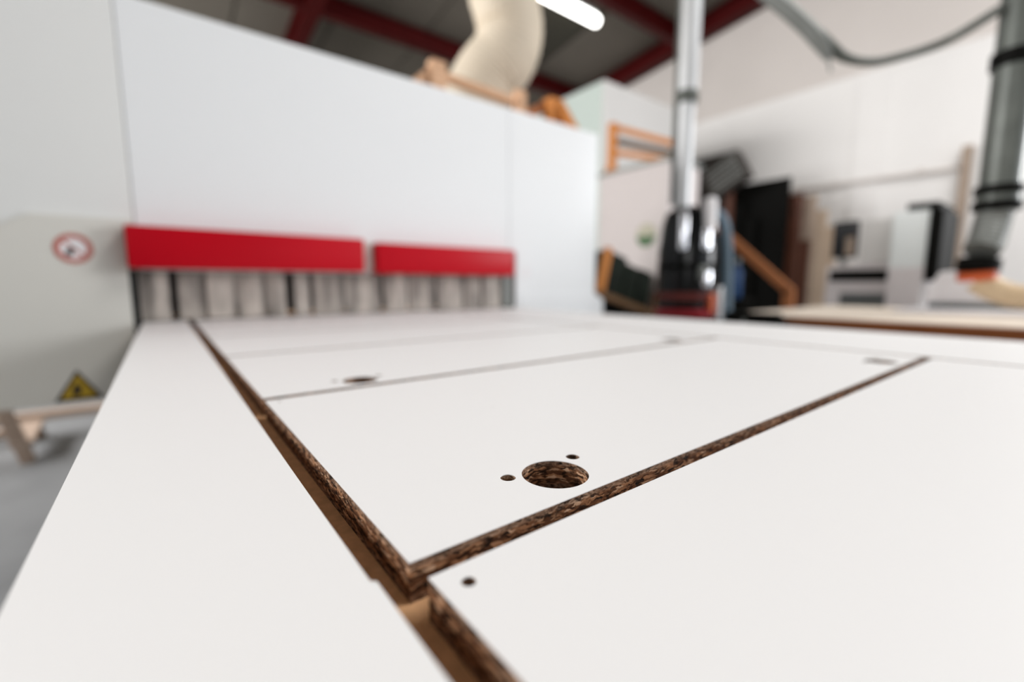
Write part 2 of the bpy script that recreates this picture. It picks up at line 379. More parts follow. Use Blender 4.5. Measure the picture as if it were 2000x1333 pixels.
LT = .0004
def circ(c, r, n): return [(c[0] + r * math.cos(2 * math.pi * k / n), c[1] + r * math.sin(2 * math.pi * k / n)) for k in range(n)]
def panel(name, label, outline, holes=(), group=None):
    """a laminated chipboard piece: core with real drilled holes and a thin white face. holes: (x, y, r, depth)"""
    cx = sum(p[0] for p in outline) / len(outline); cy = sum(p[1] for p in outline) / len(outline)
    # object z = 0 at the top face so that the core's layers line up
    t = thing(name, label, 'panel', (cx, cy, 0.0), group)
    loops = [(c, circ((c[0], c[1]), c[2], 64 if c[2] > .01 else 32)) for c in holes]
    def cap(bm, z):
        es = []
        for lp in [outline] + [l for _, l in loops]:
            vs = [bm.verts.new((x, y, z)) for x, y in lp]
            es += [bm.edges.new((vs[i], vs[(i + 1) % len(vs)])) for i in range(len(vs))]
        bmesh.ops.triangle_fill(bm, use_beauty=True, use_dissolve=False, edges=es)
    # laminate: a thin sheet with the holes cut through
    m = MB(); cap(m.bm, 0.0); cap(m.bm, -LT)
    for lp in [outline] + [l for _, l in loops]:
        n = len(lp); m._add([(x, y, 0.0) for x, y in lp] + [(x, y, -LT) for x, y in lp], [(i, (i + 1) % n, (i + 1) % n + n, i + n) for i in range(n)])
    m.build('laminate', 'white_laminate', t)
    # core
    m = MB(); n = len(outline)
    m._add([(x, y, -LT) for x, y in outline] + [(x, y, -TT) for x, y in outline], [(i, (i + 1) % n, (i + 1) % n + n, i + n) for i in range(n)] + [tuple(range(n, 2 * n))])
    cap(m.bm, -LT)
    core = m.build('core', 'chipboard', t)
    for (x, y, r, d), lp in loops:
        k = len(lp); h = MB(); rows = 6
        vs = []; fs = []
        for j in range(rows + 1):
            z = -LT - (d - LT) * j / rows
            for (a, b) in lp:
                q = random.uniform(-.00012, .00035) if 0 < j else 0
                f_ = 1 + q / r
                vs.append((x + (a - x) * f_, y + (b - y) * f_, z))
        for j in range(rows):
            for i in range(k): fs.append((j * k + i, j * k + (i + 1) % k, (j + 1) * k + (i + 1) % k, (j + 1) * k + i))
        vs.append((x, y, -d)); c = len(vs) - 1
        for i in range(k): fs.append((rows * k + i, rows * k + (i + 1) % k, c))
        h._add(vs, fs); h.build('hinge_cup_hole' if r > .01 else 'dowel_hole', 'chipboard', core)
    return t
PX0, PX1 = .0622, .8115
def rect(x0, x1, y0, y1): return [(x0, y0), (x1, y0), (x1, y1), (x0, y1)]
def hinge(x, ye): return [(x, ye + .0245, .0175, .0145), (x - .0225, ye + .0355, .0040, .011), (x + .0240, ye + .0355, .0040, .011)]
panel('door_panel', 'white laminated panel with one small hole near its corner, across the groove from the sharp hinge hole', rect(.0638, PX1, -.158, .1290), [(.0735, .1190, .0026, .012)])
panel('door_panel', 'white laminated panel with the large sharp brown hinge hole and two small holes', rect(PX0, PX1, .1405, .4245), hinge(.1555, .1405) + hinge(.7265, .1405) + [(.0715, .4150, .0018, .012)])
panel('door_panel', 'white laminated panel one groove beyond the sharp hinge hole, with a blurred hinge hole', rect(PX0, PX1, .4355, .7200), hinge(.1555, .4355) + hinge(.7150, .4355))
panel('door_panel', 'white laminated panel two grooves beyond the sharp hinge hole, without holes', rect(PX0, PX1, .7305, 1.0145))
panel('door_panel', 'narrow-looking white laminated panel just in front of the hanging grey strips', rect(PX0, PX1, 1.0250, 1.3090))
panel('door_panel', 'white laminated panel running under the hanging grey strips', rect(PX0, PX1, 1.3195, 1.6040))
panel('offcut_strip', 'long narrow white offcut strip along the free edge of the machining table', [(-.046, -.30), (.0493, -.30), (.0493, .1378), (.0476, .1392), (.0476, 1.70), (-.046, 1.70)])
panel('offcut_strip', 'wide white offcut strip along the table edge facing the wooden bench', rect(.8225, 1.175, -.30, 1.70))

# ================================================================== GANTRY MACHINE
GY = 1.50; HT = .79
g = thing('gantry_machine', 'large white machine hood bridging the table with two red bars and hanging grey strips', 'machine', (.5, 1.9, FL))
# carcass behind the face panels
MB().box(-.86, 1.646, GY + .0125, 2.35, .245, HT - .006).build('hood_body', 'machine_inside', g)
MB().box(1.18, 1.646, GY + .0125, 2.35, FL, .244).build('column_body', 'machine_inside', g)
MB().box(-.86, -.064, GY + .0, 2.35, -.185, .142).build('carriage_body', 'machine_inside', g)
# face panels
MB().box(-.88, -.0435, GY, GY + .012, .145, HT, .002).build('face_panel', 'machine_white_shaded', g)
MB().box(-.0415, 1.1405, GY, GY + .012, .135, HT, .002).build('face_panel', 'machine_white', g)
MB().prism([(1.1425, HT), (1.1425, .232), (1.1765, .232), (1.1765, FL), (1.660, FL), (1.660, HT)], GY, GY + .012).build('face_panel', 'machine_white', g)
MB().prism([(-.045, .258), (-.225, .2585), (-.31, .208), (-.34, .19), (-.88, .19), (-.88, -.185), (-.063, -.185), (-.063, .142), (-.045, .142)], GY - .010, GY - .0004).build('side_cover', 'machine_cream_shaded', g)
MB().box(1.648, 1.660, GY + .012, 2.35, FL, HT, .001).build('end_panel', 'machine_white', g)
MB().box(-.88, -.868, GY + .012, 2.35, -.19, HT, .001).build('end_panel', 'machine_cream_shaded', g)
MB().box(-.88, 1.660, GY + .002, 2.36, HT - .004, HT, .001).build('top_panel', 'machine_cream_shaded', g)
MB().prism([(1.20, FL), (1.72, FL), (1.72, .025), (1.662, .055), (1.20, .055)], GY - .003, GY + .4).build('foot_cover', 'machine_white', g)
MB().box(-.0625, -.0475, GY - .006, GY + .03, -.185, .136, .002).build('edge_seal', 'rubber_black', g)
MB().box(1.122, 1.172, GY + .015, GY + .06, .0025, .15, .002).build('guide_post', 'steel_grey', g)
MB().box(-.04, 1.17, GY + .30, GY + .32, .004, .26).build('rear_screen', 'machine_inside', g)
# red bars
MB().box(-.062, .5185, 1.438, GY + .004, .138, .242, .006, 3).build('bumper_bar', 'bumper_red', g, True)
MB().box(.5575, 1.1225, 1.438, GY + .004, .134, .234, .006, 3).build('bumper_bar', 'bumper_red', g, True)
MB().box(.520, .556, 1.470, GY + .002, .145, .236, .002).build('bar_bracket', 'machine_cream_shaded', g)
# hanging strips
stripes = [(272, 334), (350, 404), (406, 461), (463, 519), (521, 560), (576, 607), (613, 672), (674, 745), (751, 796), (799, 850), (853, 905), (908, 940), (943, 980)]
for i, (a, b) in enumerate(stripes):
    y = GY + .026 + (i % 2) * .005
    xa, xb = onY(a, 600, y).x, onY(b, 600, y).x
    m = MB(); n = 6; vs = []; fs = []; ph = random.uniform(0, 6)
    for j in range(n + 1):
        u = j / n; x = xa + (xb - xa) * u; bow = .004 * math.sin(u * math.pi + ph * .2)
        for yy in (y - bow, y - bow + .002):
            vs += [(x, yy, .003 + random.uniform(0, .002)), (x, yy, .21)]
    for j in range(n):
        o = 4 * j; fs += [(o, o + 4, o + 5, o + 1), (o + 2, o + 3, o + 7, o + 6), (o, o + 2, o + 6, o + 4), (o + 1, o + 5, o + 7, o + 3)]
    fs += [(0, 1, 3, 2), (4 * n, 4 * n + 2, 4 * n + 3, 4 * n + 1)]
    m._add(vs, fs); m.build('curtain_strip', 'curtain_grey', g)
MB().box(-.044, 1.12, GY + .02, GY + .036, .20, .24).build('curtain_rail', 'steel_grey', g)
# prohibition sign on the side cover
sx, sz, sy = -.158, .183, GY - .0085
sy = GY - .0104
s = MB().tube([(sx, sy, sz), (sx, sy - .0006, sz)], .035, 40).build('prohibition_sign', 'sign_white', g)
tag(s, 'round red and white prohibition sign')
MB().ring((sx, sz), .035, .0235, sy - .0012, sy - .0006).build('red_ring', 'sign_red', s)
MB().bar((sx - .018, sy - .0009, sz + .018), (sx + .018, sy - .0009, sz - .018), .0008, .005, up=(1, 0, 1)).build('red_slash', 'sign_red', s)
MB().prism([(sx - .016, sz - .016), (sx - .004, sz - .018), (sx - .001, sz - .006), (sx + .004, sz + .004), (sx - .004, sz + .003), (sx - .012, sz - .004)], sy - .0013, sy - .0007).build('pictogram', 'sign_black', s)
# second, small sign on the right column
sx, sz, sy = 1.232, .150, GY - .0002
s = MB().tube([(sx, sy, sz), (sx, sy - .0006, sz)], .019, 32).build('prohibition_sign', 'sign_white', g)
tag(s, 'small faded round sign on the white column')
MB().ring((sx, sz), .019, .015, sy - .0010, sy - .0006, 32).build('faded_ring', 'mauve_white', s)
# yellow warning triangle low on the side cover
sx, sz, sy = -.178, -.152, GY - .0104
s = MB().prism([(sx - .044, sz - .028), (sx + .044, sz - .028), (sx, sz + .046)], sy - .0006, sy).build('warning_sign', 'sign_black', g)
tag(s, 'yellow triangular warning sign with black rim')
MB().prism([(sx - .033, sz - .022), (sx + .033, sz - .022), (sx, sz + .034)], sy - .0011, sy - .0006).build('yellow_field', 'sign_yellow', s)
MB().prism([(sx - .012, sz - .016), (sx + .002, sz - .016), (sx + .006, sz + .004), (sx - .004, sz + .016), (sx - .010, sz)], sy - .0016, sy - .0011).build('pictogram', 'sign_black', s)

# ------------------------------------------------------------------ things on the hood
def ribbed(ctrl, r0, pitch, amp, n=16):
    pts = curve_pts(ctrl, n); L = 0; out = [pts[0]]; acc = []
    # resample evenly
    seg = [0]
    for i in range(1, len(pts)): seg.append(seg[-1] + (pts[i] - pts[i - 1]).length)
    total = seg[-1]; step = pitch / 4; k = int(total / step); res = []; rad = []; j = 0
    for i in range(k + 1):
        d = i * step
        while j < len(seg) - 2 and seg[j + 1] < d: j += 1
        u = (d - seg[j]) / max(1e-9, seg[j + 1] - seg[j]); res.append(pts[j].lerp(pts[j + 1], u))
        f = d / total; rr = r0 if not callable(r0) else r0(f)
        rad.append(rr + amp * (1 if i % 4 in (0,) else (-1 if i % 4 == 2 else 0)))
    return res, rad
d = thing('flexible_duct', 'wide cream ribbed extraction duct rising from the machine hood to the roof', 'duct', (1.25, 2.0, HT))
dq = [onY(px, py, yy) for px, py, yy in ((948, 158, 2.02), (984, 112, 1.97), (996, 60, 1.95), (985, 0, 1.95), (978, -60, 1.95))]
pts, rad = ribbed([(1.28, 2.06, HT + .05), (1.285, 2.055, HT + .12)] + dq + [(dq[-1].x - .03, 1.95, 2.55)], .166, .028, .0022, 20)
MB().tube(pts, rad, 36).build('hose', 'cream_duct', d, True)
MB().lathe(1.28, 2.06, [(.20, HT), (.20, HT + .015), (.185, HT + .02), (.182, HT + .09), (.172, HT + .095)], 36).build('collar', 'aluminium', d, True)
MB().lathe(dq[-1].x - .03, 1.95, [(.176, 2.50), (.176, 2.72)], 36).build('end_cuff', 'aluminium', d, True)

t = thing('timber_cradle', 'pale wooden cradle with two posts and a rail on top of the machine hood', 'cradle', (1.07, 1.62, HT))
MB().bar((.876, 1.60, HT), (.876, 1.60, .925), .062, .045, up=(0, 1, 0), bev=.006).build('post', 'pine', t)
MB().bar((1.272, 1.60, HT), (1.272, 1.60, .918), .05, .04, up=(0, 1, 0), bev=.004).build('post', 'pine', t)
MB().bar((.905, 1.60, .880), (1.225, 1.60, .868), .03, .030, bev=.003).build('rail', 'pine', t)
MB().bar((.76, 1.66, HT + .018), (1.32, 1.66, HT + .018), .10, .036, bev=.003).build('base_rail', 'pine', t)
MB().bar((.80, 1.62, HT + .036), (.868, 1.61, .89), .05, .03, up=(0, 1, 0), bev=.003).build('brace', 'pine', t)

t = thing('timber_stand', 'orange timber stand with splayed legs on the hood beside the tall white box', 'stand', (1.58, 1.72, HT))
MB().bar((1.578, 1.72, HT), (1.578, 1.72, .990), .09, .06, up=(0, 1, 0), bev=.004).build('post', 'orange_pine', t)
MB().bar((1.60, 1.70, .965), (1.640, 1.62, HT + .02), .05, .035, up=(0, 1, 0), bev=.004).build('splayed_leg', 'orange_pine', t)
MB().bar((1.55, 1.75, .965), (1.34, 1.75, HT + .05), .045, .028, up=(0, 1, 0), bev=.004).build('splayed_leg', 'brown_slat', t)
MB().bar((1.30, 1.75, HT + .03), (1.64, 1.75, HT + .03), .05, .06, bev=.004).build('foot_rail', 'brown_slat', t)

# ================================================================== BEHIND THE GANTRY
t = thing('storage_box', 'tall white box standing behind the cabinet, top corner near the red rafters', 'box', (3.95, 3.4, FL))
MB().box(3.39, 4.60, 3.0, 4.2, FL + .06, 1.985, .006).build('body', 'box_white', t)
MB().box(3.378, 3.391, 3.02, 4.18, FL + .08, 1.975, .002).build('side_panel', 'box_greenish', t)
for x in (3.45, 4.54):
    for y in (3.06, 4.14): MB().box(x - .04, x + .04, y - .04, y + .04, FL, FL + .06).build('foot', 'steel_grey', t)

cb = thing('cabinet', 'pale mauve cabinet with a round green sticker on its side', 'cabinet', (3.22, 2.3, FL))
MB().box(3.0, 3.42, 2.02, 2.68, FL + .08, 1.0, .004).build('body', 'cabinet_mauve', cb)
MB().box(2.985, 3.44, 2.0, 2.70, 1.0, 1.025, .003).build('top', 'steel_grey', cb)
MB().box(3.03, 3.40, 2.04, 2.66, FL, FL + .08).build('plinth', 'rubber_black', cb)
c = onX(1262, 460, 3.0); R0 = .092
def disc_x(m, x0, x1, cy, cz, r, a0, a1, n=40):
    o = [(cy + r * math.cos(a0 + (a1 - a0) * k / n), cz + r * math.sin(a0 + (a1 - a0) * k / n)) for k in range(n + (0 if abs(a1 - a0) > 6.2 else 1))]
    return m.prism(o, x0, x1, 'X')
s = disc_x(MB(), 2.9985, 3.0, c.y, c.z, R0, 0, 2 * math.pi).build('sticker', 'pale_print', cb)
tag(s, 'round sticker, pale above and green below')
disc_x(MB(), 2.9975, 2.9985, c.y, c.z, R0 * .92, math.pi * 1.02, math.pi * 1.98).build('green_print', 'leaf_green', s)

t = thing('timber_rack', 'orange timber rack standing on top of the mauve cabinet', 'rack', (3.2, 2.42, 1.025))
A0, A1 = (3.055, 2.60), (3.385, 2.20)
za, zb = onY(1188, 238, A0[1]).z, onY(1308, 270, A1[1]).z
zc, zd = onY(1195, 292, A0[1]).z, onY(1308, 312, A1[1]).z
MB().bar((*A0, 1.025), (*A0, za), .06, .055, up=(0, 1, 0), bev=.004).build('post', 'orange_pine', t)
MB().bar((*A1, 1.025), (*A1, zb), .05, .05, up=(0, 1, 0), bev=.004).build('post', 'orange_pine', t)
MB().bar((*A0, za - .03), (*A1, zb - .03), .03, .045, bev=.004).build('rail', 'orange_pine', t)
MB().bar((*A0, zc - .02), (*A1, max(zd, 1.06)), .03, .045, bev=.004).build('rail', 'orange_pine', t)
MB().bar((3.10, 2.62, (za + zc) / 2 - .02), (3.40, 2.26, (zb + zd) / 2), .02, .05, bev=.003).build('slat', 'dull_slat', t)
MB().bar((3.03, 2.64, 1.05), (3.20, 2.60, 1.05), .05, .05, bev=.004).build('foot_rail', 'brown_slat', t)
# dark green load in a tilted wooden tray on a black stand
t = thing('equipment_stand', 'black steel stand under the tilted tray beside the white column', 'stand', (2.62, 2.15, FL))
MB().box(2.30, 2.94, 2.0, 2.42, -.60, -.20, .006).build('body', 'black_matt', t)
for x in (2.34, 2.90):
    for y in (2.04, 2.38): MB().box(x - .025, x + .025, y - .025, y + .025, FL, -.60).build('leg', 'black_matt', t)
t = thing('tilted_tray', 'tilted wooden tray holding a dark green load beside the white column', 'tray', (2.62, 2.1, -.20))
M = Matrix.Translation((2.60, 2.10, .075)) @ Matrix.Rotation(R(15), 4, 'Y')
def tb(name, mat, x0, x1, y0, y1, z0, z1, bev=.004):
    m = MB(); m.M = M; m.box(x0, x1, y0, y1, z0, z1, bev); return m.build(name, mat, t)
tb('side_slat', 'orange_pine', -.335, -.285, -.11, -.07, -.12, .19)
tb('bottom_slat', 'dull_slat', -.34, .33, -.12, -.08, -.145, -.10)
tb('side_slat', 'dull_slat', .275, .33, -.11, -.07, -.12, .05)
tb('back_board', 'dull_slat', -.34, .33, .22, .25, -.145, .16)
for k, (xa, xb, za, zb) in enumerate([(-.27, -.05, -.10, .20), (-.045, .11, -.10, .17), (.115, .27, -.10, .18)]):
    tb('green_block', 'dark_green', xa, xb, -.06, .20, za, zb, .02)
tb('tray_base', 'black_matt', -.33, .32, -.08, .22, -.18, -.145)

# ================================================================== EXTRACTOR AND COLUMN
vx, vy = 2.155, 1.32
ux, uy = math.cos(PS), -math.sin(PS)          # across the view, for placing the fittings on the near side
fx, fy = math.sin(PS), math.cos(PS)
t = thing('dust_extractor', 'glossy black drum extractor with red bands and chrome fittings', 'extractor', (vx, vy, FL))
MB().lathe(vx, vy, [(.145, FL + .10), (.145, -.06), (.15, -.055), (.15, -.02), (.142, -.015), (.142, .28), (.136, .31), (.128, .40), (.11, .46), (.07, .485), (.02, .49)], 48).build('drum', 'black_gloss', t, True)
MB().lathe(vx, vy, [(.144, .02), (.1465, .022), (.1465, .058), (.144, .06)], 48).build('red_band', 'red_band', t, True)
MB().lathe(vx, vy, [(.151, -.062), (.1535, -.06), (.1535, -.025), (.151, -.023)], 48).build('red_band', 'signal_red', t, True)
MB().lathe(vx, vy, [(.1425, .175), (.1445, .178), (.1445, .20), (.1425, .203)], 48).build('clamp_band', 'black_matt', t, True)
def onfront(du, df): return (vx + ux * du - fx * df, vy + uy * du - fy * df)
for (du, df, r, z0, z1, nm, mt) in ((-.075, .135, .022, .27, .435, 'chrome_canister', 'chrome'), (.030, .150, .022, .27, .355, 'chrome_canister', 'chrome'), (.042, .148, .022, .09, .155, 'chrome_valve', 'chrome'), (.018, .150, .020, .125, .175, 'gauge_housing', 'steel_grey'), (.055, .12, .030, .36, .50, 'white_filter', 'sign_white')):
    a, b = onfront(du, df)
    MB().lathe(a, b, [(r * .7, z0 - .008), (r, z0), (r, z1), (r * .8, z1 + .012), (r * .3, z1 + .018)], 24).build(nm, mt, t, True)
a, b = onfront(.075, .12)
MB().box(a - .02, a + .02, b - .02, b + .02, -.04, .055, .006).build('switch_box', 'orange_plastic', t)
for k in range(4):
    a = k * math.pi / 2 + .4; MB().lathe(vx + .11 * math.cos(a), vy + .11 * math.sin(a), [(.03, FL), (.03, FL + .06), (.012, FL + .065), (.012, FL + .10)], 16).build('castor', 'rubber_black', t)
h0 = [onfront(.085, .03) + (.46,), onfront(.135, .06) + (.43,), onfront(.158, .08) + (.32,), onfront(.172, .08) + (.10,), onfront(.180, .08) + (-.15,), onfront(.182, .08) + (-.5,), onfront(.15, .0) + (-.72,)]
pts, rad = ribbed(h0, .027, .016, .0018, 16)
MB().tube(pts, rad, 16).build('suction_hose', 'blue_hose', t, True)
a, b = onfront(.128, .09)
MB().box(a - .022, a + .022, b - .022, b + .022, -.08, .09, .004).build('filter_cage', 'aluminium', t)

cxp, cyp = 2.125, 1.345
t = thing('telescopic_column', 'pale aluminium telescopic column rising above the black drum extractor', 'column', (cxp, cyp, .49))
MB().lathe(cxp, cyp, [(.040, .485), (.040, 1.00)], 28).build('lower_tube', 'aluminium', t, True)
MB().lathe(cxp, cyp, [(.050, 1.03), (.050, 1.56)], 28).build('upper_tube', 'aluminium', t, True)
MB().lathe(cxp, cyp, [(.044, .985), (.056, .99), (.056, 1.03), (.053, 1.04)], 28).build('collar', 'galvanised', t, True)
MB().lathe(cxp, cyp, [(.052, 1.53), (.060, 1.535), (.060, 1.59), (.052, 1.595)], 28).build('clamp', 'black_matt', t, True)
MB().lathe(cxp, cyp, [(.048, 1.595), (.048, rz(cyp, .24))], 28).build('top_tube', 'aluminium', t, True)
a, b = cxp - ux * .052, cyp - uy * .052
MB().tube([(a, b, .50), (a, b, 1.55)], .010, 12).build('guide_rail', 'galvanised', t, True)

# ================================================================== SHEETS AGAINST THE WALL
def sheet(name, label, mat, x, y0, y1, z1, th=.019, lean=.05, cat='sheet', grp=None):
    m = MB(); m.prism([(x - lean, FL), (x - lean + th, FL), (x + th, z1), (x, z1)], y0, y1, 'Y')
    return tag(m.build(name, mat), label, cat, grp)
sheet('board_sheet', 'tall black board with a square corner leaning beside the brown sheets', 'black_matt', 5.10, 2.02, 2.72, 1.18)
sheet('board_sheet', 'lower black board leaning next to the tall black board, behind the brown slat', 'black_matt', 5.02, 2.30, 3.25, .80)
sheet('board_sheet', 'dark brown board standing just behind the tall black board', 'brown_board', 5.20, 1.93, 2.80, 1.02)
sheet('board_sheet', 'taupe board standing between the dark brown board and the beige boards', 'taupe_board', 5.30, 1.84, 2.80, 1.00)
sheet('board_sheet', 'short reddish brown board in front of the taupe board', 'brown_board', 5.25, 1.86, 2.40, .55)
sheet('board_sheet', 'taller beige board in the row leaning on the white wall', 'beige_board', 5.42, 1.78, 2.80, .86)
sheet('board_sheet', 'shorter beige board at the outer end of the leaning row', 'beige_board', 5.54, 1.72, 2.80, .70)
sheet('board_sheet', 'dark grey board leaning on the wall above the black boards', 'dark_grey_board', 5.66, 2.86, 3.40, 1.72, .019, .05)
# tilted dark thing above: a hooded grey fan on the wall side
t = thing('box_fan', 'dark grey tilted box fan above the black extractor', 'fan', (4.72, 2.5, 1.0))
M = Matrix.Translation((4.75, 2.50, 1.22)) @ Matrix.Rotation(R(-28), 4, 'X')
m = MB(); m.M = M; m.box(-.05, .10, -.20, .20, -.15, .17, .02).build('housing', 'dark_grey_board', t)
for k in range(5):
    m = MB(); m.M = M; z = -.11 + k * .055; m.box(-.062, -.05, -.17, .17, z, z + .014, .003).build('grille_bar', 'steel_grey', t)
MB().box(4.80, 4.86, 2.47, 2.53, FL, 1.10).build('stand_post', 'brown_board', t)
MB().box(4.58, 4.93, 2.34, 2.66, FL, FL + .03, .005).build('stand_foot', 'black_matt', t)
# brown slat brace
t = thing('wooden_brace', 'brown wooden slat brace slanting in front of the black boards', 'brace', (4.2, 1.62, FL))
MB().bar((4.2, 2.34, .70), (4.2, 1.60, .035), .045, .075, up=(0, 0, 1), bev=.004).build('slanted_slat', 'brown_slat', t)
MB().bar((4.2, 1.615, .06), (4.2, 1.615, FL), .045, .085, up=(0, 1, 0), bev=.004).build('upright', 'brown_slat', t)
MB().bar((4.2, 2.32, .70), (4.2, 2.32, FL), .045, .06, up=(0, 1, 0), bev=.004).build('upright', 'dull_slat', t)
MB().bar((4.2, 1.52, FL + .02), (4.2, 2.45, FL + .02), .08, .04, bev=.004).build('foot_rail', 'dull_slat', t)
# blue bottle on a shelf bracket between the boards
p = onX(1440, 535, 4.4)
t = thing('blue_bottle_stool', 'small dark stool under the blue bottle', 'stool', (4.4, p.y, FL))
MB().box(4.28, 4.52, p.y - .12, p.y + .12, -.06, -.03, .005).build('seat', 'black_matt', t)
for dx in (-.1, .1):
    for dy in (-.1, .1): MB().box(4.4 + dx - .015, 4.4 + dx + .015, p.y + dy - .015, p.y + dy + .015, FL, -.06).build('leg', 'black_matt', t)
t = thing('blue_bottle', 'blue bottle with pale cap in front of the lower black board', 'bottle', (4.4, p.y, -.03))
MB().lathe(4.4, p.y, [(.04, -.03), (.045, -.02), (.045, .22), (.018, .27), (.018, .30)], 20).build('body', 'blue_plastic', t, True)
MB().lathe(4.4, p.y, [(.024, .30), (.024, .345), (.015, .35)], 16).build('cap', 'steel_grey', t, True)

# conduit and post on the gable wall
t = thing('conduit_pipe', 'thin grey conduit running along the white wall above the beige sheets', 'pipe', (XR, 1.5, 1.15))
MB().tube([(XR - .03, 2.6, 1.20), (XR - .03, .94, 1.18)], .022, 12).build('pipe', 'wall_beige', t, True)
for y in (2.4, 1.9, 1.2): MB().box(XR - .06, XR, y - .015, y + .015, 1.16, 1.225, .003).build('pipe_clip', 'wall_beige', t)
t = thing('timber_post', 'slim taupe post standing against the white wall beside the machine', 'post', (XR - .06, .88, FL))
MB().box(XR - .09, XR - .02, .84, .91, FL + .02, 1.36, .004).build('shaft', 'taupe_board', t)
MB().box(XR - .12, XR - .01, .80, .95, FL, FL + .02, .003).build('base_plate', 'steel_grey', t)

# ================================================================== MACHINE BEHIND THE BENCH
MX = 3.5
def mp(px, py): q = onX(px, py, MX); return q.y, q.z
t = thing('edge_machine', 'white workshop machine with black slot, dark screen and pale blue tall panel', 'machine', (MX + .3, .9, FL))
ya, _ = mp(1618, 560); yb, _ = mp(1752, 560)
MB().box(MX, MX + .6, yb - .14, ya + .02, FL + .06, .215, .006).build('base', 'mauve_white', t)
y0, z0 = mp(1750, 546); y1, z1 = mp(1622, 530)
MB().box(MX - .012, MX + .02, y0 + .02, y1, .122, .190, .003).build('black_slot', 'black_matt', t)
MB().box(MX - .006, MX + .02, .75, 1.04, -.10, .045, .003).build('recess', 'recess_grey', t)
for k in range(4): MB().box(MX - .010, MX - .005, .765, 1.03, -.085 + k * .03, -.075 + k * .03).build('louvre', 'steel_grey', t)
MB().box(MX - .01, MX + .5, yb - .14, ya - .05, .215, .225, .002).build('work_top', 'mauve_white', t)
s = MB().box(MX - .01, MX + .04, .975, 1.105, .27, .50, .006).build('screen', 'screen_dark', t)
MB().box(MX - .014, MX - .01, .985, 1.03, .285, .40).build('screen_panel', 'taupe_board', s)
MB().box(MX + .0, MX + .03, 1.03, 1.06, .22, .275).build('screen_arm', 'steel_grey', t)
MB().box(MX + .05, MX + .09, .86, .90, .22, .39, .004).build('small_post', 'taupe_board', t)
MB().box(MX - .02, MX + .45, .635, .800, -.06, .525, .006).build('tall_panel', 'pale_blue_panel', t)
MB().box(MX - .024, MX - .018, .636, .799, -.06, .20, .001).build('tall_panel_skirt', 'mauve_white', t)
MB().box(MX + .02, MX + .42, .800, .96, .23, .50, .004).build('rear_guard', 'box_white', t)
MB().box(MX - .03, MX + .40, .575, .634, .12, .522, .003).build('black_side', 'black_matt', t)
MB().box(MX - .02, MX + .40, .60, .74, .527, .565, .004).build('black_lid', 'black_matt', t)
for dx in (.06, .54):
    for y in (.64, 1.08): MB().box(MX + dx - .04, MX + dx + .04, y - .04, y + .04, FL, FL + .06).build('foot', 'rubber_black', t)

# ================================================================== BENCH
BX0, BX1, BY0, BY1, BZ = 1.82, 2.95, -.9, .93, -.018
t = thing('workbench', 'pale workbench with a thick dark wooden front edge behind the white sheet', 'bench', ((BX0 + BX1) / 2, 0, FL))
MB().box(BX0 + .03, BX1, BY0, BY1, BZ - .06, BZ, .002).build('top', 'bench_top', t)
MB().box(BX0, BX0 + .03, BY0, BY1, BZ - .075, BZ - .003, .003).build('front_edge', 'bench_edge', t)
for x in (BX0 + .10, BX1 - .08):
    for y in (BY0 + .1, BY1 - .1): MB().box(x - .04, x + .04, y - .04, y + .04, FL, BZ - .06, .004).build('leg', 'bench_edge', t)
for x in (BX0 + .10, BX1 - .08): MB().box(x - .02, x + .02, BY0 + .14, BY1 - .14, -.70, -.62, .003).build('stretcher', 'bench_edge', t)
t = thing('bench_vice', 'black front vice fixed to the corner of the pale workbench', 'vice', (BX0 - .05, .80, -.12))
MB().box(BX0 - .07, BX0 - .035, .70, .90, -.125, -.006, .006).build('front_jaw', 'black_matt', t)
MB().box(BX0 - .012, BX0 - .0005, .70, .90, -.125, -.022, .003).build('rear_jaw', 'black_matt', t)
MB().tube([(BX0 - .13, .80, -.08), (BX0 - .01, .80, -.08)], .012, 14).build('screw', 'steel_grey', t, True)
MB().tube([(BX0 - .12, .80, -.16), (BX0 - .12, .80, .0 - .03)], .006, 10).build('handle', 'steel_grey', t, True)
t = thing('white_board', 'thin pale mauve board lying on the back of the workbench', 'board', (2.4, 0, BZ))
MB().box(2.36, 2.92, -.75, .52, BZ, BZ + .012, .002).build('face', 'mauve_white', t)
MB().box(2.36, 2.92, -.75, .52, BZ + .012, BZ + .013).build('film', 'sign_white', t)

# sander-like white machine under the beige hose
t = thing('white_hand_machine', 'white wedge-shaped machine with dark base under the beige hose', 'machine', (2.78, .30, BZ + .013))
MB().box(2.70, 2.90, -.30, .47, BZ + .013, .020, .003).build('base', 'recess_grey', t)
o = [(onX(px, py, 2.72).y, onX(px, py, 2.72).z) for px, py in ((1806, 583), (1815, 560), (1836, 532), (1868, 528), (1895, 548), (1912, 572), (1940, 580))]
MB().prism([(o[0][0], .0205)] + o + [(o[-1][0], .0205)], 2.72, 2.88, 'X').build('housing', 'sign_white', t)

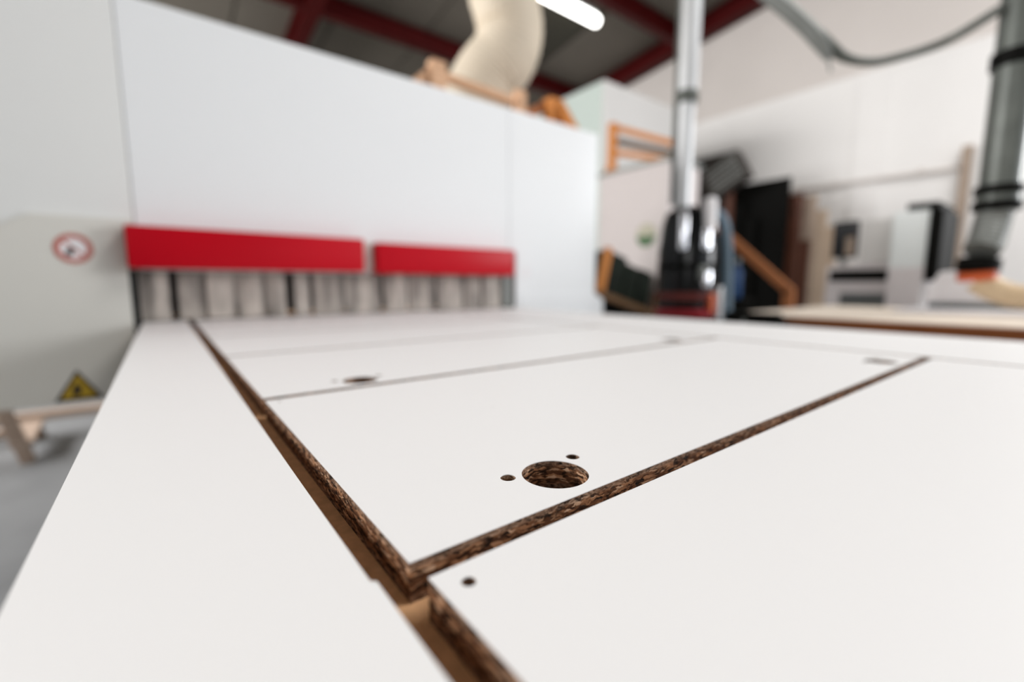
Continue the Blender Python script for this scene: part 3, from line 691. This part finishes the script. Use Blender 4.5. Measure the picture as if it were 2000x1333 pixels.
# grey extraction pipe with clamps, tapered boot and beige hose
gx, gy = 2.62, .285
t = thing('extraction_pipe', 'grey vertical extraction pipe with black clamps above the beige hose', 'pipe', (gx, gy, .10))
MB().lathe(gx, gy, [(.060, .455), (.060, rz(gy, .24))], 32).build('pipe', 'galvanised', t, True)
for z in (.445, .385): MB().lathe(gx, gy, [(.060, z), (.071, z + .003), (.071, z + .035), (.060, z + .038)], 32).build('clamp', 'black_matt', t, True)
MB().lathe(gx, gy, [(.060, .40), (.064, .405), (.064, .46), (.060, .465)], 32).build('coupling', 'galvanised', t, True)
for z in (.915,): MB().lathe(gx, gy, [(.060, z), (.070, z + .003), (.070, z + .055), (.060, z + .058)], 32).build('clamp', 'black_matt', t, True)
MB().tube([(gx, gy, .955), (gx + .25, gy - .30, .975)], .006, 8).build('stay_rod', 'steel_grey', t, True)
MB().tube([(gx, gy, .42), (gx + .22, gy - .30, .44)], .005, 8).build('stay_rod', 'steel_grey', t, True)
bt = atD(1912, 520, 1.76)
pts, rad = ribbed([(gx, gy, .40), (gx - .02, gy + .005, .34), ((gx + bt.x) / 2 - .01, (gy + bt.y) / 2, .27), (bt.x + .003, bt.y, .228)], .054, .02, .002, 14)
MB().tube(pts, rad, 28).build('boot', 'cream_duct' if 0 else 'steel_grey', t, True)
t2 = thing('beige_hose', 'thick beige hose with orange cuff curving along the workbench', 'hose', (2.5, .2, BZ))
hx, hy = bt.x, bt.y
MB().tube(curve_pts([(hx, hy, .195), (hx - .008, hy + .003, .15)], 3), .064, 28).build('black_cuff', 'black_matt', t2, True)
MB().tube(curve_pts([(hx - .010, hy + .003, .150), (hx - .006, hy, .118)], 3), .058, 28).build('orange_cuff', 'orange_plastic', t2, True)
pts, rad = ribbed([(hx - .004, hy, .118), (hx + .004, hy - .045, .082), (hx + .02, hy - .12, .052), (hx + .02, hy - .30, .046), (hx + .0, hy - .60, .046)], .045, .018, .002, 16)
MB().tube(pts, rad, 24).build('hose', 'beige_hose', t2, True)

# hanging grey hose joining the pipe
t = thing('air_hose', 'grey hanging hose with a forked joint, tied to the extraction pipe', 'hose', (2.3, .8, 1.0))
P_ = lambda px, py, dd: atD(px, py, dd)
a = [P_(1395, -105, 1.95), P_(1490, -20, 1.93), P_(1545, 25, 1.91), P_(1590, 68, 1.9), P_(1612, 100, 1.9), P_(1618, 116, 1.9)]
pts = curve_pts(a, 8); n = len(pts)
MB().tube(pts, [.032 if i < n * .62 else .032 - .020 * (i / n - .62) / .38 for i in range(n)], 18).build('main_hose', 'steel_grey', t, True)
b = [P_(1596, 70, 1.9), P_(1622, 92, 1.9), P_(1652, 113, 1.9), P_(1695, 121, 1.9), P_(1745, 114, 1.89), P_(1845, 82, 1.84), Vector((gx - .072, gy + .045, atD(1950, 48, 1.78).z))]
pts = curve_pts(b, 8); n = len(pts)
MB().tube(pts, [.030 - .013 * min(1, i / (n * .4)) for i in range(n)], 14).build('branch_hose', 'galvanised', t, True)
e = atD(1622, 140, 1.9)
MB().tube([a[-1], e], .005, 8).build('tail', 'steel_grey', t, True)
top = P_(1395, -105, 1.95)
MB().tube(curve_pts([top, (top.x - .02, top.y + .03, top.z + .4), (top.x - .03, top.y + .04, rz(top.y, .24))], 6), .032, 16).build('riser', 'steel_grey', t, True)

# ================================================================== FLOOR, LEFT: low wooden trestle
t = thing('wooden_trestle', 'low wooden trestle on the concrete floor under the machine side cover', 'trestle', (-.75, 3.9, FL))
q = onY(128, 806, 4.15); zr = q.z
MB().bar((-1.25, 4.15, zr), (.35, 4.15, zr), .09, .05, bev=.004).build('rail', 'weathered_pine', t)
MB().bar((-1.25, 3.62, zr + .03), (-.74, 3.62, zr + .03), .06, .05, bev=.004).build('rail', 'weathered_pine', t)
MB().bar((-.70, 4.13, FL), (-.74, 4.13, zr - .02), .06, .07, up=(0, 1, 0), bev=.004).build('leg', 'dull_slat', t)
l0 = onZ(55, 908, FL); l1 = onY(2, 795, 3.60)
MB().bar((l0.x, 3.6, FL), (l1.x, l1.y, l1.z), .06, .05, up=(0, 1, 0), bev=.004).build('leg', 'weathered_pine', t)
MB().bar((-.72, 4.11, zr - .03), (-.70, 3.66, FL + .10), .10, .03, up=(0, 0, 1), bev=.003).build('plank', 'weathered_pine', t)
MB().bar((.30, 4.15, FL), (.30, 4.15, zr - .02), .06, .07, up=(0, 1, 0), bev=.004).build('leg', 'weathered_pine', t)
MB().bar((-1.22, 3.62, FL), (-1.22, 4.15, zr), .05, .06, up=(1, 0, 0), bev=.004).build('leg', 'weathered_pine', t)

for o in bpy.data.objects:
    if '_w' in o: del o['_w']
